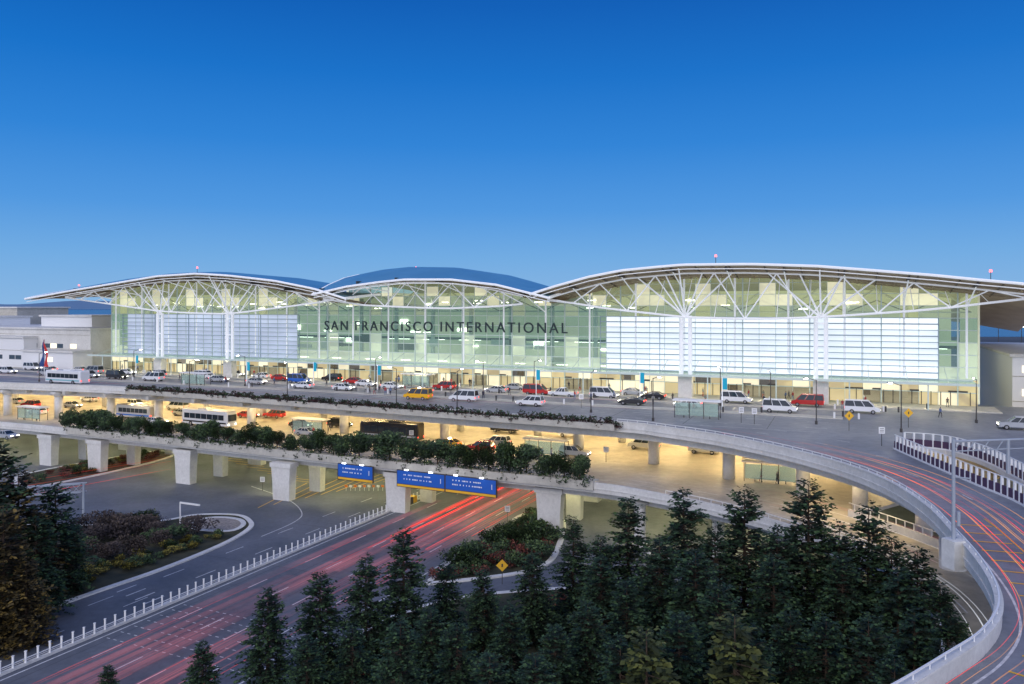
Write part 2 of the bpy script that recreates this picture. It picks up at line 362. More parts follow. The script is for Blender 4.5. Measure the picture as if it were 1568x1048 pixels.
def seg_z(k,s,w_):
    (fs,fz),(rs,rz)=segs[k]; f=np.interp(s,fs,fz); r=np.interp(s,rs,rz)
    if w_>=WR: t=(WF-w_)/(WF-WR); return f+(r-f)*math.sin(t*math.pi/2)
    return r-((WR-w_)/45)**2*5
def und(w_): return .45+2.1*min(1,max(0,(WF-w_)/13))**1.1     # structural depth of the roof grows inwards
def roofz(s,w_):
    return max(seg_z(k,s,w_) for k in segs if segs[k][0][0][0]-.01<=s<=segs[k][0][0][-1]+.01)
rb=MB(); rim=MB(); raf=MB()
ws=[14,8,2,-4,-8,-16,-28,-42,-55]
for k in segs:
    s0,s1=segs[k][0][0][0],segs[k][0][0][-1]; S=np.linspace(s0,s1,56)
    for i in range(55):
        for j in range(len(ws)-1):
            def P(a,c,dz=0): return fp(S[a],ws[c],seg_z(k,S[a],ws[c])-(und(ws[c]) if dz else 0))
            rb.face([P(i,j),P(i+1,j),P(i+1,j+1),P(i,j+1)],0)
            rb.face([P(i,j,1),P(i,j+1,1),P(i+1,j+1,1),P(i+1,j,1)],1)
        a=fp(S[i],WF,seg_z(k,S[i],WF)-.2); c=fp(S[i+1],WF,seg_z(k,S[i+1],WF)-.2); rim.tube(a,c,.24,.24,6)
        rim.tube(a-N*.5-UP*.75,c-N*.5-UP*.75,.09,.09,5)
    for end in (s0,s1):
        for j in range(len(ws)-1): rim.tube(fp(end,ws[j],seg_z(k,end,ws[j])-.2),fp(end,ws[j+1],seg_z(k,end,ws[j+1])-.2),.3,.3,6)
    for s in np.arange(s0+2,s1-1,3.0):
        for wa,wb in ((13.5,7),(7,.5)): raf.tube(fp(s,wa,seg_z(k,s,wa)-und(wa)-.12),fp(s,wb,seg_z(k,s,wb)-und(wb)-.12),.13,.13,5,int((s//3)%2))
    for w_ in (12,9.5,7,4.5,2):
        for s in np.arange(s0+1,s1-3,3.0): raf.tube(fp(s,w_,seg_z(k,s,w_)-und(w_)-.15),fp(min(s+3,s1),w_,seg_z(k,min(s+3,s1),w_)-und(w_)-.15),.09,.09,4,1)
M['rafd']=mat('rafter_dark',(.10,.075,.055),.6)
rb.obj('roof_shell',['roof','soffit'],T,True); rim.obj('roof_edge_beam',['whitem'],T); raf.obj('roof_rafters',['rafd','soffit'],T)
tr=MB()
def truss(k,pts,w_=9.0,step=5.5):
    cs,cz=curve(pts,w_); S=np.arange(cs[0],cs[-1],step); prevt=prevb=None
    for i,s in enumerate(S):
        tz=seg_z(k,s,w_)-1.7; bz=min(np.interp(s,cs,cz),tz-.3); t=fp(s,w_,tz); bb=fp(s,w_,bz)
        if prevt is not None:
            tr.tube(prevt,t,.15,.15,6); tr.tube(prevb,bb,.20,.20,6)
            if i%2: tr.tube(prevt,bb,.12,.12,6)
            else: tr.tube(prevb,t,.12,.12,6)
            tr.tube(prevb,fp(S[i-1],.8,roofz(S[i-1],.8)-2.6),.07,.07,5)
        prevt,prevb=t,bb
truss('l',[(100,456),(245,477),(300,480),(352,481),(470,466),(522,458)])
truss('c',[(495,458),(560,468),(680,473),(790,468),(830,459)])
truss('r',[(838,458),(930,473),(1050,486),(1155,489),(1257,486),(1433,474),(1497,466),(1640,450)])
cols=MB()
for px in (245,352,1050,1257):
    w_=6.0; s=s_of(px,w_)
    for ds in (-.85,.85): cols.tube(fp(s+ds,w_,ZU+4.2),fp(s+ds,w_,29.3),.42,.36,14)
    cols.box(fp(s,w_,ZU+2.2),E*1.3,N*.9,UP*2.2,1)
    for zz in (20,24,28): cols.box(fp(s,w_,zz),E*1,N*.3,UP*.12)
    for dsx in (-9,-3.5,3.5,9): cols.tube(fp(s,w_,29),fp(s+dsx,w_+2,roofz(s+dsx,8)-1.6),.2,.13,8)
    cols.tube(fp(s,w_,29),fp(s,13,roofz(s,13)-.6),.2,.12,8)
for s in np.arange(2,210,9.8):
    zt=roofz(s,.5)
    cols.tube(fp(s,.6,zt-5.0),fp(s,12.6,roofz(s,12.6)-.9),.15,.1,6,0)
    cols.tube(fp(s,.45,zt-2.5),fp(s,.45,18.5),.2,.2,6)
    cols.box(fp(s,9.8,roofz(s,9.8)-1.0),E*.14,N*3.6,UP*.42,2)
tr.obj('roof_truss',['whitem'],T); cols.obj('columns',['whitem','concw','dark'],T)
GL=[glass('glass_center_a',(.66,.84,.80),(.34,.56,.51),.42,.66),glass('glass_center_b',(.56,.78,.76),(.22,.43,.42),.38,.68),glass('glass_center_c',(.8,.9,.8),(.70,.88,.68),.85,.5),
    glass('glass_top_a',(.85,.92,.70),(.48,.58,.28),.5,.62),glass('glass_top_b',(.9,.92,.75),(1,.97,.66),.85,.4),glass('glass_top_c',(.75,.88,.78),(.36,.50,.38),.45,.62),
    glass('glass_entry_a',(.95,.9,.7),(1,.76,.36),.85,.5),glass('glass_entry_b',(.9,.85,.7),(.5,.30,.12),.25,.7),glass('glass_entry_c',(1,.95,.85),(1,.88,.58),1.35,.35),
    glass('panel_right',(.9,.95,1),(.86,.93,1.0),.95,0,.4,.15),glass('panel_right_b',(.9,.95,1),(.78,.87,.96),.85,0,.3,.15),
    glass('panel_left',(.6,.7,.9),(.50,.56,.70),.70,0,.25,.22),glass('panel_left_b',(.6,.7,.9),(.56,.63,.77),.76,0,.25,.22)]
SL,SR,S0,S1=4.6,203.5,0.0,209.5; C0,C1=64.5,141.5
fa=MB()
def pane(s0,s1,za,zb,mi,w_=0): fa.face([fp(s0,w_,za),fp(s1,w_,za),fp(s1,w_,zb),fp(s0,w_,zb)],mi)
mu=MB()
cw=3.05; nc=int(round((S1-S0)/cw)); cw=(S1-S0)/nc
rows=[18.2+i*2.16 for i in range(6)]
def fz(s): return roofz(s,0)-2.5
rowv=[R.random() for _ in range(5)]
for i in range(nc):
    a=i*cw; c=a+cw; m_=(a+c)/2
    for za,zb in ((ZU+.05,15.9),(15.9,18.2)):
        pane(a,c,za,zb,R.choice([6,6,8,7,7]) if za<15 else R.choice([6,8,8,6,7]))
    for j in range(5):
        za,zb=rows[j],rows[j+1]
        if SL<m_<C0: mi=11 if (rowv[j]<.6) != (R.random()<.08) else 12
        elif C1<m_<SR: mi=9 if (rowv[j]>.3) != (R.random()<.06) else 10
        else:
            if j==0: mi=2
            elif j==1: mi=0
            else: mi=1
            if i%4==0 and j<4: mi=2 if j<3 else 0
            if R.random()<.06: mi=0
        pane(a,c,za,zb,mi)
    zt1,zt2=fz(a+.01),fz(c-.01); zz=29.0; row=0
    while zz<max(zt1,zt2):
        n1=zz+2.2; mi=3
        if row in (0,) : mi=5 if i%4!=1 else 3
        if row==1: mi=4 if (i%4 in (1,2)) else 3
        if row==2: mi=4 if (i%4==1) else 3
        if C0<m_<C1 and row<2: mi={0:1 if i%4 else 5,1:5 if i%4!=2 else 4}[row]
        fa.face([fp(a,0,min(zz,zt1)),fp(c,0,min(zz,zt2)),fp(c,0,min(n1,zt2)),fp(a,0,min(n1,zt1))],mi); zz=n1; row+=1
    big=(i%4==0)
    mu.box(fp(a,.08,(ZU+zt1)/2),E*(.10 if big else .045),N*(.2 if big else .07),UP*(zt1-ZU)/2,0)
for z in rows+[15.9,31.2,33.4,35.6]:
    if z<=29.1: mu.box(fp(104.75,.1,z),E*104.7,N*.06,UP*.07)
    else:
        for i in range(nc):
            if fz((i+.5)*cw)-.2>z: mu.box(fp((i+.5)*cw,.1,z),E*cw/2,N*.06,UP*.05)
for k in range(nc*2):
    if R.random()<.55: mu.box(fp(k*cw/2+.4,.14,ZU+1.25),E*.07,N*.05,UP*1.25,1)
    if R.random()<.25: mu.box(fp(k*cw/2+.8,.16,ZU+2.6),E*.75,N*.05,UP*.14,1)
lv=MB()
for (a,c) in ((SL,C0),(C1,SR)):
    for j in range(11):
        z=18.2+j*1.08; lv.box(fp((a+c)/2,.55,z),E*(c-a)/2,N*.22,UP*(.11 if j%2 else .06))
    for s in np.arange(a,c+.1,(c-a)/5): lv.box(fp(s,.35,23.6),E*.05,N*.12,UP*5.4)
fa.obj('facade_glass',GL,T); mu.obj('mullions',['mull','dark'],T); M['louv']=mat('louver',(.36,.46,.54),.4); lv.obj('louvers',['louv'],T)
cn=MB()
cn.box(fp(104.75,4.2,18.0),E*104,N*3.9,UP*.06,1); cn.box(fp(104.75,8.2,18.0),E*104,N*.14,UP*.2); cn.box(fp(104.75,.4,18.0),E*104,N*.2,UP*.22)
for s in np.arange(3,208,6.1):
    cn.tube(fp(s,.4,17.7),fp(s,8.1,17.95),.09,.09,6); cn.tube(fp(s,.4,20.3),fp(s,7.2,18.1),.05,.05,5)
for s in np.arange(2,208,6.1): cn.box(fp(s+3,6.8,17.8),E*.55,N*.15,UP*.04,2)
for s in np.arange(6,208,12.2): cn.tube(fp(s,8,ZU),fp(s,8,18),.12,.12,8)
M['cang']=glass('canopy_glass',(.75,.88,.85),(.5,.65,.6),.3,.6); cn.obj('entrance_canopy',['mull','cang','lampe'],T)
it=MB()
M['intw']=mat('interior_wall',(.6,.6,.5),.8,col2=(.45,.5,.42),scale=.2,emis=(.78,.78,.50),es=.36)  # wall emission stands in for the hall lighting
M['intl']=mat('interior_light',(1,1,1),.5,emis=(1,.95,.75),es=7)
it.box(fp(104,-24,25),E*104,N*.3,UP*9.5,0); it.box(fp(104,-14,18.6),E*104,N*9,UP*.25,1); it.box(fp(104,-12,13.6),E*104,N*11.5,UP*.08,1)
it.box(fp(104,-19,23.2),E*104,N*4.5,UP*.3,3); it.box(fp(104,-14.4,24.0),E*104,N*.05,UP*.5,0)
for s in np.arange(5,208,10.2):
    it.tube(fp(s,-9,ZU),fp(s,-9,33),.5,.5,10,1)
    it.box(fp(s+4,-15,18.2),E*2,N*.3,UP*.06,2); it.box(fp(s+2,-10,17.9),E*1.2,N*.3,UP*.06,2); it.box(fp(s+5,-19,22.7),E*3,N*.3,UP*.08,2)
    it.tube(fp(s,-9,31),fp(s+5,-9,34.5),.2,.2,6,1); it.tube(fp(s+10.2,-9,31),fp(s+5,-9,34.5),.2,.2,6,1)
    it.tube(fp(s,-3,30),fp(s+10.2,-3,30),.14,.14,6,1); it.tube(fp(s,-3,30),fp(s+5.1,-3,32.2),.1,.1,6,3); it.tube(fp(s+10.2,-3,30),fp(s+5.1,-3,32.2),.1,.1,6,3)
    for k in range(3):
        if R.random()<.6: it.box(fp(s+R.uniform(-3,3),-8-k*4,32.5+R.uniform(-2,0)),E*.9,N*.3,UP*.12,2)
for s in np.arange(3,206,3.5):
    if R.random()<.6: it.box(fp(s,-6-R.random()*8,ZU+1.3),E*R.uniform(.5,1.4),N*.5,UP*1.3,R.choice([1,3]))
    if R.random()<.5: it.box(fp(s,-23.5,20+R.random()*7),E*R.uniform(.8,2),N*.2,UP*R.uniform(.2,.8),2)
    if R.random()<.5: it.box(fp(s,-8,20.5+R.random()*3),E*R.uniform(1,3),N*.1,UP*R.uniform(.3,1.0),R.choice([1,3,3]))
it.box(fp(-.2,-12,24),E*.15,N*12,UP*10,0); it.box(fp(209.7,-12,24),E*.15,N*12,UP*10,0)
it.obj('interior',['intw','concw','intl','dark'],T)
tcv=bpy.data.curves.new('facade_letters','FONT'); tcv.body='SAN FRANCISCO INTERNATIONAL'; tcv.size=3.2; tcv.extrude=.12; tcv.offset=.01; tcv.space_character=1.33; tcv.space_word=.8
to=link(bpy.data.objects.new('facade_letters',tcv)); bpy.context.view_layer.update()
wid=max(to.dimensions.x,1); sx=62.0/wid
mw=Matrix.Identity(4)
for r in range(3):
    mw[r][0]=E[r]*sx; mw[r][1]=UP[r]; mw[r][2]=N[r]
q=fp(72.3,.75,25.4); mw[0][3],mw[1][3],mw[2][3]=q
to.matrix_world=mw; M['letter']=mat('letter_dark',(.02,.04,.05),.5); tcv.materials.append(M['letter']); to.parent=T
bc=MB()
for px,py,w_ in [(121,437,5),(302,410,5),(637,410,-8),(1096,392,8),(1517,415,8)]:
    s,z=sz(px,py,w_); bc.tube(fp(s,w_,roofz(s,w_)-.2),fp(s,w_,z),.06,.06,5,0); bc.tube(fp(s,w_,z-.2),fp(s,w_,z+.2),.24,.18,8,1)
bc.obj('roof_beacon',['dark','red'],T)
# ------------------------------------------------------------------ neighbours
def bld(name,parts):
    e=empty(name); b=MB(); wn=MB()
    for (s0,s1,w0,w1,za,zb,mi) in parts:
        b.box(fp((s0+s1)/2,(w0+w1)/2,(za+zb)/2),E*abs(s1-s0)/2,N*abs(w1-w0)/2,UP*(zb-za)/2,mi)
        b.box(fp((s0+s1)/2,(w0+w1)/2,zb+.25),E*(abs(s1-s0)/2+.5),N*(abs(w1-w0)/2+.5),UP*.25,0)
        for zz in np.arange(za+5,zb-1,4.5): b.box(fp((s0+s1)/2,max(w0,w1)+.05,zz),E*abs(s1-s0)/2,N*.05,UP*.06,1)
        z=za+3
        while z<zb-1.5:
            s=min(s0,s1)+1.5
            while s<max(s0,s1)-3:
                if R.random()<.6: wn.box(fp(s+1.2,max(w0,w1)+.03,z),E*1.2,N*.04,UP*.6,0 if R.random()<.55 else 1)
                s+=2.7
            z+=4.2
    b.obj('walls',['concw','conc','white'],e); wn.obj('windows',['winl','wind'],e); return e
M['winl']=mat('window_lit',(.7,.65,.5),.3,emis=(1,.85,.55),es=1.5); M['wind']=mat('window_dark',(.06,.09,.12),.2)
bld('concourse_building',[(-75,-6,-25,2,0,24.5,0),(-60,-28,2,6,13.5,22,2),(-130,-62,-20,14,0,27.5,2),(-40,-18,-24,-8,24,28,2),(-110,-70,-40,-21,24,30.5,1),(-24,-4,3,9,13.5,18.5,2)])
bld('concourse_building',[(216,330,-60,-8,0,22,2),(222,260,-8,4,13.5,19,2),(240,420,-120,-80,0,25,1)])
b=MB()
for k in range(30): 
    x=R.uniform(-600,900); y=R.uniform(500,650); z=R.uniform(8,26); b.tube((x,y,0),(x,y,z),.3,.2,5,0); b.abox((x,y,z),2.4,2.4,.9,1)
for k in range(16):
    x=R.uniform(-500,900); y=R.uniform(420,640); b.abox((x,y,7),R.uniform(30,80),20,R.uniform(10,20),2)
b.obj('distant_apron_structures',['dark','lampc','conc'])
# ------------------------------------------------------------------ light trails
TR=[trail('trail_red',(1,.08,.06),1.1,.68),trail('trail_pink',(1,.28,.34),.9,.42),trail('trail_soft',(1,.30,.38),.65,.19),trail('trail_white',(.85,.9,1),1.3,.7),trail('trail_orange',(1,.4,.1),1.4,.8),trail('trail_hot',(1,.05,.04),2.0,.95)]
b=MB()
for k in range(42):
    o=R.choice([5.5,9.5,9.5,13.4,13.4,17])+R.uniform(-1.2,1.2); t0=R.uniform(-30,45); t1=t0+R.uniform(20,70); ty=R.random()
    mi=2 if ty<.45 else (1 if ty<.84 else 0)
    pth=[rp_(t0+(t1-t0)*i/10,o,0) for i in range(11)]
    b.ribbon(pth,0,R.uniform(.6,1.6) if mi==2 else R.uniform(.03,.09),R.uniform(.5,1.0),mi)
for k in range(30):
    o=R.choice([9.5,13.4,17])+R.uniform(-1.4,1.4); t0=R.uniform(38,64); pth=[rp_(t0+(92-t0)*i/6,o,0) for i in range(7)]
    b.ribbon(pth,0,R.uniform(.05,.18),R.uniform(.5,1.0),5 if k%2 else 0)
for k in range(9):
    a=gp(-20,745+k*4,0); c=gp(262,700+k*3,0); b.ribbon([a.lerp(c,i/6) for i in range(7)],0,R.uniform(.06,.3),.7,R.choice([0,1,2]))
for k in range(12):
    o=R.uniform(.8,5.0) if k<8 else R.uniform(2,8); b.ribbon(U[(44 if k<8 else 34)+R.randint(0,12):],o,R.uniform(.03,.07),R.uniform(.5,.9),R.choice([5,5,0,4,4]))
for k in range(34):
    w_=R.choice([18,20,28,33,38])+R.uniform(-1.3,1.3); s0=R.uniform(-60,120); s1=min(s0+R.uniform(25,80),176)
    b.ribbon([fp(s0+(s1-s0)*i/5,w_,ZU) for i in range(6)],0,R.uniform(.04,.13),R.uniform(.5,.9),R.choice([3,3,3,1,0]))
for k in range(12):
    o=R.uniform(2,12); i0=R.randint(24,45); b.ribbon(Md[i0:i0+R.randint(15,28)],o,R.uniform(.04,.1),R.uniform(.5,.9),R.choice([3,3,1]))
b.obj('light_trail',TR)
# ------------------------------------------------------------------ foliage
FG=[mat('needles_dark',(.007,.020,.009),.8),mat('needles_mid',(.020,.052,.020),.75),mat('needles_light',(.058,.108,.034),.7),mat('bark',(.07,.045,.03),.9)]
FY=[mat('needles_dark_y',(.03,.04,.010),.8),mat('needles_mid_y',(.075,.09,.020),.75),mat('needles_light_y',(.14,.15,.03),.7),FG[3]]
FB=[mat('needles_dark_b',(.018,.016,.007),.8),mat('needles_mid_b',(.07,.05,.014),.75),mat('needles_light_b',(.18,.12,.025),.7),FG[3]]  # brown-orange tones paint warm light onto the left conifers
def conifer(seed,H,Rad,mats):
    r=random.Random(seed); b=MB(); b.tube((0,0,0),(0,0,H*.97),H*.016+.05,.02,7,3)
    z=H*.04; lob=[(r.uniform(0,6.28),r.uniform(.1,.9),r.uniform(.7,1.2)) for _ in range(14)]
    while z<H*.985:
        f=1-z/H; L0=Rad*(f**.62)*(1 if f<.75 else 1-(f-.75)*1.1)
        nb=r.randint(9,11) if f>.15 else 5
        for k in range(nb):
            a=r.uniform(0,2*math.pi); m_=1.0
            for (la,lf,lm) in lob:
                if abs(f-lf)<.07 and math.cos(a-la)>.5: m_=lm
            L=L0*r.uniform(.62,1.15)*m_+.15; ca,sa=math.cos(a),math.sin(a); rise=-.11*f+(.45 if f<.25 else .05)
            bz=z+r.uniform(-.2,.2); n=max(3,int(L/.22))
            if L>1.2: b.tube((0,0,bz),(ca*L*.8,sa*L*.8,bz+rise*L*.8-.05*L*L*.6),.035,.01,3,3)
            lt=r.random()
            for i in range(1 if L<1.4 else int(n*.25)+1,n+1):
                t=i/n; d=L*t; x,y,zz=ca*d,sa*d,bz+rise*d-.05*d*d
                for sd in (-1,1):
                    ang=a+sd*r.uniform(.3,1.15); l=r.uniform(.36,.62)*(1.2-.5*t)*(1 if L>.7 else .62); wd=l*r.uniform(.20,.36)
                    dx,dy=math.cos(ang)*l,math.sin(ang)*l; dz=r.uniform(-.25,.22)*l*1.6
                    px_,py_=-math.sin(ang)*wd,math.cos(ang)*wd; tl=r.uniform(-.7,.7)*wd
                    mi=0 if t<.5 or r.random()<.28 else (2 if (t>.72 and r.random()<.25+.45*lt) else 1)  # needles near the trunk darkened, crown shade put into the colour
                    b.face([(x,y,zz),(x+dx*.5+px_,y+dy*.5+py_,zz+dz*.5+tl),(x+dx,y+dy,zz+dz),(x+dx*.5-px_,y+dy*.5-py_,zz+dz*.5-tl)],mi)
        z+=.27+.12*f
    return b.mesh('conifer_tree',mats)
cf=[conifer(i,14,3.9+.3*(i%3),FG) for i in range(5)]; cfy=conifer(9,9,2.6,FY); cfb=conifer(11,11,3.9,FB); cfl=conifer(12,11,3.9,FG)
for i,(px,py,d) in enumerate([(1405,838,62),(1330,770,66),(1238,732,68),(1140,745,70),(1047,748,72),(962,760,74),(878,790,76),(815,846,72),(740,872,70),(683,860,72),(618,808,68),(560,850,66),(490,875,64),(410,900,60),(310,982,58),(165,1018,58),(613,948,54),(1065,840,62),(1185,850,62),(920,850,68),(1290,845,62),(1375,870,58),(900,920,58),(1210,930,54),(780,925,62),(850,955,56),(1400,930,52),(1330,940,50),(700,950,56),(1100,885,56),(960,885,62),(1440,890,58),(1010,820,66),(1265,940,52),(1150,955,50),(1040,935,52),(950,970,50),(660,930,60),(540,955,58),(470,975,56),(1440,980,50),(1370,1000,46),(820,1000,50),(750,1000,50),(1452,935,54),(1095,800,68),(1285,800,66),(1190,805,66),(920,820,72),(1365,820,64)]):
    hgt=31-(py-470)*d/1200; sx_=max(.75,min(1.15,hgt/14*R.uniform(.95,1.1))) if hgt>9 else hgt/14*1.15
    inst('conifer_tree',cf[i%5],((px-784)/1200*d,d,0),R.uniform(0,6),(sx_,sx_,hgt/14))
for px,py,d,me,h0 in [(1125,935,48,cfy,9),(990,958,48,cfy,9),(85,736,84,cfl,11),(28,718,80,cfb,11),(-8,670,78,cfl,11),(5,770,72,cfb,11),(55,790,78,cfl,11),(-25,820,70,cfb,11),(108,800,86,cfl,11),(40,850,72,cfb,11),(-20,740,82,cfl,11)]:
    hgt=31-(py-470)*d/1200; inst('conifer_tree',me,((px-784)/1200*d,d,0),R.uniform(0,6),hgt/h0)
LG=[mat('leaf_dark',(.015,.032,.012),.7),mat('leaf_mid',(.04,.08,.024),.7),mat('leaf_light',(.10,.155,.045),.65),FG[3]]
LY=[mat('leaf_dark_y',(.06,.055,.012),.7),mat('leaf_mid_y',(.20,.17,.025),.7),mat('leaf_light_y',(.38,.32,.05),.65),FG[3]]
LR=[mat('leaf_dark_r',(.05,.018,.015),.7),mat('leaf_mid_r',(.15,.035,.025),.7),mat('leaf_light_r',(.24,.08,.04),.65),FG[3]]
LB=[mat('twig_dark',(.03,.022,.022),.8),mat('twig_mid',(.06,.045,.04),.8),mat('twig_light',(.1,.075,.06),.8),FG[3]]
def leaves(b,r,c,rad,n,l=.22):
    for _ in range(n):
        while True:
            v=Vector((r.uniform(-1,1),r.uniform(-1,1),r.uniform(-1,1)))
            if .25<v.length<1: break
        u=Vector((r.gauss(0,1),r.gauss(0,1),r.gauss(0,1))).normalized(); q=u.orthogonal().normalized()*l*r.uniform(.3,.6); u=u*l*r.uniform(.6,1.2)
        p=Vector((c[0]+v.x*rad[0],c[1]+v.y*rad[1],c[2]+v.z*rad[2])); mi=0 if v.z<-.1 or r.random()<.3 else (2 if v.z>.35 and r.random()<.5 else 1)  # shading put into leaf colour: dark undersides, tops light as if top-lit
        b.face([p-u,p+q,p+u,p-q],mi)
def broad(seed,H,Rad,mats,n=900,l=.26,trunk=True):
    r=random.Random(seed); b=MB()
    if trunk: b.tube((0,0,0),(0,0,H*.55),.12,.07,7,3)
    for k in range(9):
        a=r.uniform(0,6.28); d=r.uniform(.2,.6)*Rad; c=(math.cos(a)*d,math.sin(a)*d,H*(.55+r.uniform(-.18,.28)) if trunk else H*r.uniform(.25,.7))
        if trunk: b.tube((0,0,H*.35),c,.05,.02,4,3)
        leaves(b,r,c,(Rad*.52,Rad*.52,H*.24),n//9,l)
    return b.mesh('tree',mats)
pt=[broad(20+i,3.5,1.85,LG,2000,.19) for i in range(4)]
i0=min(range(len(Md)),key=lambda i:(Md[i]-gp(105,662,ZM)).length); i1=min(range(len(Md)),key=lambda i:(Md[i]-gp(910,748,ZM)).length)
pm=Md[i0:i1+1]
b=MB(); b.sweep(pm,-.55,1.6,-.2,.95,0); pb=b.obj('planter_box',['conc'])
pts=resample(pm,2.75)
for i,p in enumerate(pts):
    inst('planter_tree',pt[i%4],(p.x+R.uniform(-.4,.4),p.y+.5+R.uniform(-.3,.3),ZM+.55),R.uniform(0,6),R.uniform(.82,1.18) if i<22 else R.uniform(.95,1.3))
b=MB(); r=random.Random(4)
for p in resample(pm,.5): leaves(b,r,(p.x+r.uniform(-.4,.4),p.y-.2+r.uniform(-.4,.6),ZM+.9+r.uniform(-.6,.5)),(.6,.6,.5),22,.2)
b.obj('planter_hedge',LG)
i0=min(range(len(U)),key=lambda i:(U[i]-gp(200,600,ZU)).length); i1=min(range(len(U)),key=lambda i:(U[i]-gp(945,655,ZU)).length)
pu=U[i0:i1+1]; b=MB(); b.sweep(pu,-1.3,.9,-.3,.6,0); b.obj('planter_box',['conc'])
b=MB()
for p in resample(pu,.33): leaves(b,r,(p.x+r.uniform(-.3,.3),p.y-.85+r.uniform(-.5,.5),ZU+.85+r.uniform(-.5,.4)),(.65,.55,.5),34,.22)
b.obj('planter_hedge',[LR[0],LG[0],LG[1],FG[3]])
sh={'g':broad(31,1.5,1.3,LG,420,.16,False),'y':broad(32,1.3,1.2,LY,420,.14,False),'r':broad(33,1.1,1.2,LR,380,.14,False),'b':broad(34,2.6,2.3,LB,900,.16,False),'d':broad(35,2.4,2.2,LG,900,.2,False)}
def scatter(poly,kinds,n,s0=.6,s1=1.3):
    c=0; W=[gp(*p) for p in poly]; x0,x1=min(p.x for p in W),max(p.x for p in W); y0,y1=min(p.y for p in W),max(p.y for p in W)
    while c<n:
        p=Vector((R.uniform(x0,x1),R.uniform(y0,y1),.12))
        if in_poly(p,W): inst('shrub',sh[R.choice(kinds)],p,R.uniform(0,6),R.uniform(s0,s1)); c+=1
scatter([(120,870),(250,845),(320,828),(290,812),(200,808),(110,815)],'bbd',22,.8,1.4)
scatter([(120,900),(250,862),(330,832),(345,818),(250,840),(120,880)],'yyyg',40,.5,1.0)
scatter([(-100,990),(30,940),(130,900),(130,870),(-100,900)],'bygd',22,.5,1)
scatter([(60,742),(160,722),(250,700),(235,696),(150,710),(50,732)],'rrgy',46,.6,1.1)
scatter([(665,890),(705,856),(765,826),(800,798),(830,792),(855,802),(845,848),(815,866),(755,880)],'rrggd',100,.6,1.3)
scatter([(470,1060),(620,955),(860,915),(1150,945),(1380,1000),(1400,1120),(500,1120)],'gdgr',60,.8,1.3)
# ------------------------------------------------------------------ vehicles
M['tyre']=mat('tyre',(.02,.02,.02),.8); M['cglass']=mat('car_glass',(.02,.03,.04),.08); M['head']=mat('headlight',(1,1,.9),.3,emis=(1,.95,.8),es=6); M['tail']=mat('taillight',(.6,0,0),.3,emis=(1,.05,.03),es=4); M['hub']=mat('hubcap',(.4,.4,.42),.3,metal=.8)
def paint(n,c): 
    m=mat('paint_'+n,c,.25); m.node_tree.nodes['Principled BSDF'].inputs['Coat Weight'].default_value=.5; return m
PC={n:paint(n,c) for n,c in dict(white=(.75,.76,.78),yellow=(.8,.42,.01),red=(.45,.02,.02),blue=(.02,.12,.5),silver=(.4,.42,.45),black=(.02,.02,.025),teal=(.25,.5,.55)).items()}
def loft_body(b,prof,W,tuck,mi):
    n=len(prof); cx=sum(p[0] for p in prof)/n; cz=sum(p[1] for p in prof)/n; st=[(-W/2,.94),(-W/2+tuck,1),(W/2-tuck,1),(W/2,.94)]; k=len(b.v)
    for y,s in st:
        for x,z in prof: b.v.append((cx+(x-cx)*s,y,cz+(z-cz)*s))
    for a in range(3):
        for i in range(n):
            j=(i+1)%n; b.f.append((k+a*n+i,k+a*n+j,k+a*n+n+j,k+a*n+n+i)); b.m.append(mi)
    b.f.append(tuple(k+i for i in range(n))[::-1]); b.m.append(mi); b.f.append(tuple(k+3*n+i for i in range(n))); b.m.append(mi)
